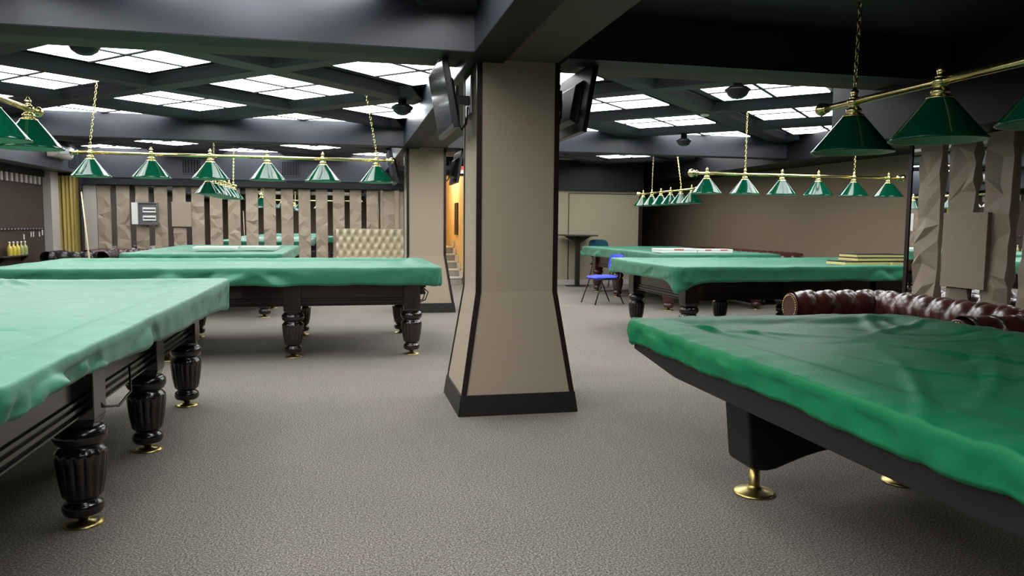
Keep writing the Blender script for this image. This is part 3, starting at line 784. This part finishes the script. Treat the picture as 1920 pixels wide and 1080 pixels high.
for k in range(5):
    bo = thing('bottle', ['yellow bottle on the narrow dark shelf, farthest from the curtain', 'yellow bottle second from the shelf end away from the curtain', 'yellow bottle in the middle of the row on the narrow shelf', 'green bottle between the yellow ones and the last green one', 'green bottle on the narrow dark shelf, closest to the curtain'][k], 'bottle', (XL+.085, 13.55+.15*k, .72), 0, 'bottles on the wall shelf')
    MB().lathe([(.036, 0), (.04, .006), (.04, .12), (.034, .145), (.015, .165), (.013, .20)], 18).build('glass_body', 'bottle_green' if k >= 3 else 'bottle_yellow', bo)
    MB().lathe([(.015, .2), (.016, .203), (.016, .228), (.012, .23)], 14).build('cap', 'white_plastic', bo)

# wall box with open door
bx_ = thing('wall_box', 'open grey metal wall box with two white rows inside', 'electrical box', (-3.80, 15.93, 1.45))
bm_ = MB(); bm_.box(-.16, .2, -.012, 0, -.22, .22)
bm_.box(-.16, .2, -.075, -.012, .20, .22).box(-.16, .2, -.075, -.012, -.22, -.20).box(-.16, -.14, -.075, -.012, -.2, .2).box(.18, .2, -.075, -.012, -.2, .2)
bm_.build('case', 'steel', bx_)
d_ = MB().box(-.012, 0, -.14, 0, -.21, .21).build('door', 'white_plastic', bx_, .003); d_.location = (-.16, -.07, 0); d_.rotation_euler.z = radians(-35)
for z in (.07, -.09):
    r_ = MB().box(-.08, .16, -.05, -.0125, z-.05, z+.05).build('breaker_row', 'white_plastic', bx_, .004)
    MB().box(-.07, .15, -.054, -.051, z-.012, z+.012).build('switch_strip', 'black_plastic', r_)

# ------------------------------------------------------------------ chairs, bar table
def chair(label, loc, rz, fab, seat_z=.45, back_z=.82):
    t = thing('visitor_chair', label, 'chair', loc, rz)      # faces -y
    m = MB()
    def fs(i, j):
        a, b = -1+2*i/20, -1+2*j/20
        k = 1/max(1, (abs(a)**4+abs(b)**4)**.25); x, y = .235*a*k, .22*b*k
        return (x, y, seat_z+.02-.018*(a*a)*0+.012*b*b*(1 if b > 0 else -1)-.03*max(abs(a), abs(b))**6)
    m.grid(21, 21, fs)
    def fs2(i, j):
        x, y, z = fs(i, j); a, b = -1+2*i/20, -1+2*j/20
        return (x*.99, y*.99, seat_z-.028+.012*b*b*(1 if b > 0 else -1)-.0)
    m.grid(21, 21, fs2); m.build('seat', fab, t)
    bk = MB()
    for off in (0, .045):
        def fbq(i, j):
            a, b = -1+2*i/18, -1+2*j/18; k = 1/max(1, (abs(a)**4+abs(b)**4)**.25)
            x = .225*a*k; z = (seat_z+.10+back_z)/2+(back_z-seat_z-.10)/2*b*k
            e = max(abs(a), abs(b))**6*.018
            return (x, .215+.035*a*a*-1+(z-seat_z)*.22+(off-e if off else e), z)
        bk.grid(19, 19, fbq)
    bk.build('backrest', fab, t)
    for s in (-1, 1):
        MB().tube([(s*.24, -.26, 0), (s*.215, -.12, seat_z-.04)], .011, 8).build('leg', 'black_plastic', t)
        MB().tube([(s*.24, .28, 0), (s*.215, .08, seat_z-.04)], .011, 8).build('leg', 'black_plastic', t)
        MB().tube([(s*.215, -.18, seat_z-.035), (s*.215, .2, seat_z-.035), (s*.13, .27, seat_z+.0), (s*.13, .29, seat_z+.18)], .01, 8).build('frame_bar', 'black_plastic', t)
    return t
chair('bright blue fabric chair with thin black legs beside the covered table', (4.18, 11.85, 0), radians(-80), 'blue_fabric')
chair('dark teal fabric chair standing by the beige back wall', (5.25, 14.82, 0), radians(4), 'teal_fabric', .52, 1.0)
bt_ = thing('bar_table', 'tall dark bar table on one post by the beige back wall', 'table', (4.83, 15.3, 0))
MB().box(-.35, .35, -.32, .32, 1.07, 1.10).build('tabletop', 'dark_table', bt_, .004)
MB().prism([(-.30, 1.068), (.30, 1.068), (.06, .93), (-.06, .93)], 'y', -.02, .02).build('bracket', 'dark_table', bt_)
MB().box(-.045, .045, -.045, .045, .012, .93).box(-.045, .045, -.045, -.021, .93, 1.068).box(-.045, .045, .021, .045, .93, 1.068).build('post', 'black_board', bt_, .004)
MB().lathe([(.26, 0), (.26, .008), (.2, .012)], 36).build('base_plate', 'black_board', bt_)

# ------------------------------------------------------------------ boards, papers, cue
brd = [(6.00, 7.86, .852, .62, .34, .042, 0.05, 'flat wooden board box with dark lid at the bottom of the stack'),
       (6.56, 7.84, .852, .46, .36, .042, -.04, 'wooden board box beside the bottom one under the stack'),
       (6.20, 7.88, .897, .66, .34, .04, .03, 'long dark lidded board box in the middle of the stack'),
       (6.24, 7.90, .940, .68, .34, .036, -.03, 'dark topped board box lying on top of the stack'),
       (7.03, 7.85, .878, .42, .30, .10, .02, 'thick pale wooden box at the end of the board stack')]
for (x, y, z, a, b, h, r_, lb) in brd:
    t = thing('board_box', lb, 'board', (x, y, z+.012), r_, 'stacked boards on the green cover')
    MB().box(-a/2, a/2, -b/2, b/2, 0, h*.72).build('wooden_case', 'pale_wood', t, .002)
    MB().box(-a/2+.004, a/2-.004, -b/2+.004, b/2-.004, h*.72, h).build('lid', 'pale_wood' if h > .05 else 'black_board', t, .002)
def carton(label, loc, rz, a, b, h, grp, prints=()):
    t = thing('flat_carton', label, 'box', loc, rz, grp)
    MB().box(-a/2, a/2, -b/2, b/2, 0, h*.6).build('tray', 'paper', t, .003)
    MB().box(-a/2-.003, a/2+.003, -b/2-.003, b/2+.003, h*.6+.001, h).build('lid', 'paper', t, .003)
    for (x, w_) in prints: MB().box(x-w_/2, x+w_/2, -b/2-.0045, -b/2-.0031, h*.62, h*.95).build('red_print', 'red_print', t)
carton('flat white box with a red mark on the cover behind the blue chair', (4.98, 10.80, .893), .05, .62, .30, .062, 'flat boxes on the right far table', ((.0, .16),))
carton('flat white box with two pale red marks beside the other one', (5.60, 10.78, .893), -.04, .58, .28, .055, 'flat boxes on the right far table', ((-.12, .1), (.14, .12)))
carton('wide flat white box on the cover before the mirror strips', (-1.95, 12.2, .888), .04, .62, .4, .035, 'flat boxes on the left far table')
carton('long flat white box on the cover near the far lamp', (-1.32, 12.35, .892), -.03, .56, .35, .032, 'flat boxes on the left far table')
cq = thing('cue_stick', 'pale wooden cue leaning on the far edge of the covered table', 'cue', (-2.82, 9.42, 0))
P0, P1 = Vector((0, 0, .0)), Vector((-.06, -.19, 1.62))
MB().tube([P0+(P1-P0)*k for k in (.004, .3, .6, .99)], [.015, .0125, .009, .0065], 10).build('shaft', 'cue_wood', cq)
MB().tube([P0+(P1-P0)*k for k in (0.002, .012)], .0155, 10).build('bumper', 'black_plastic', cq)
MB().tube([P0+(P1-P0)*k for k in (.99, 1.)], .0063, 10).build('tip', 'white_plastic', cq)
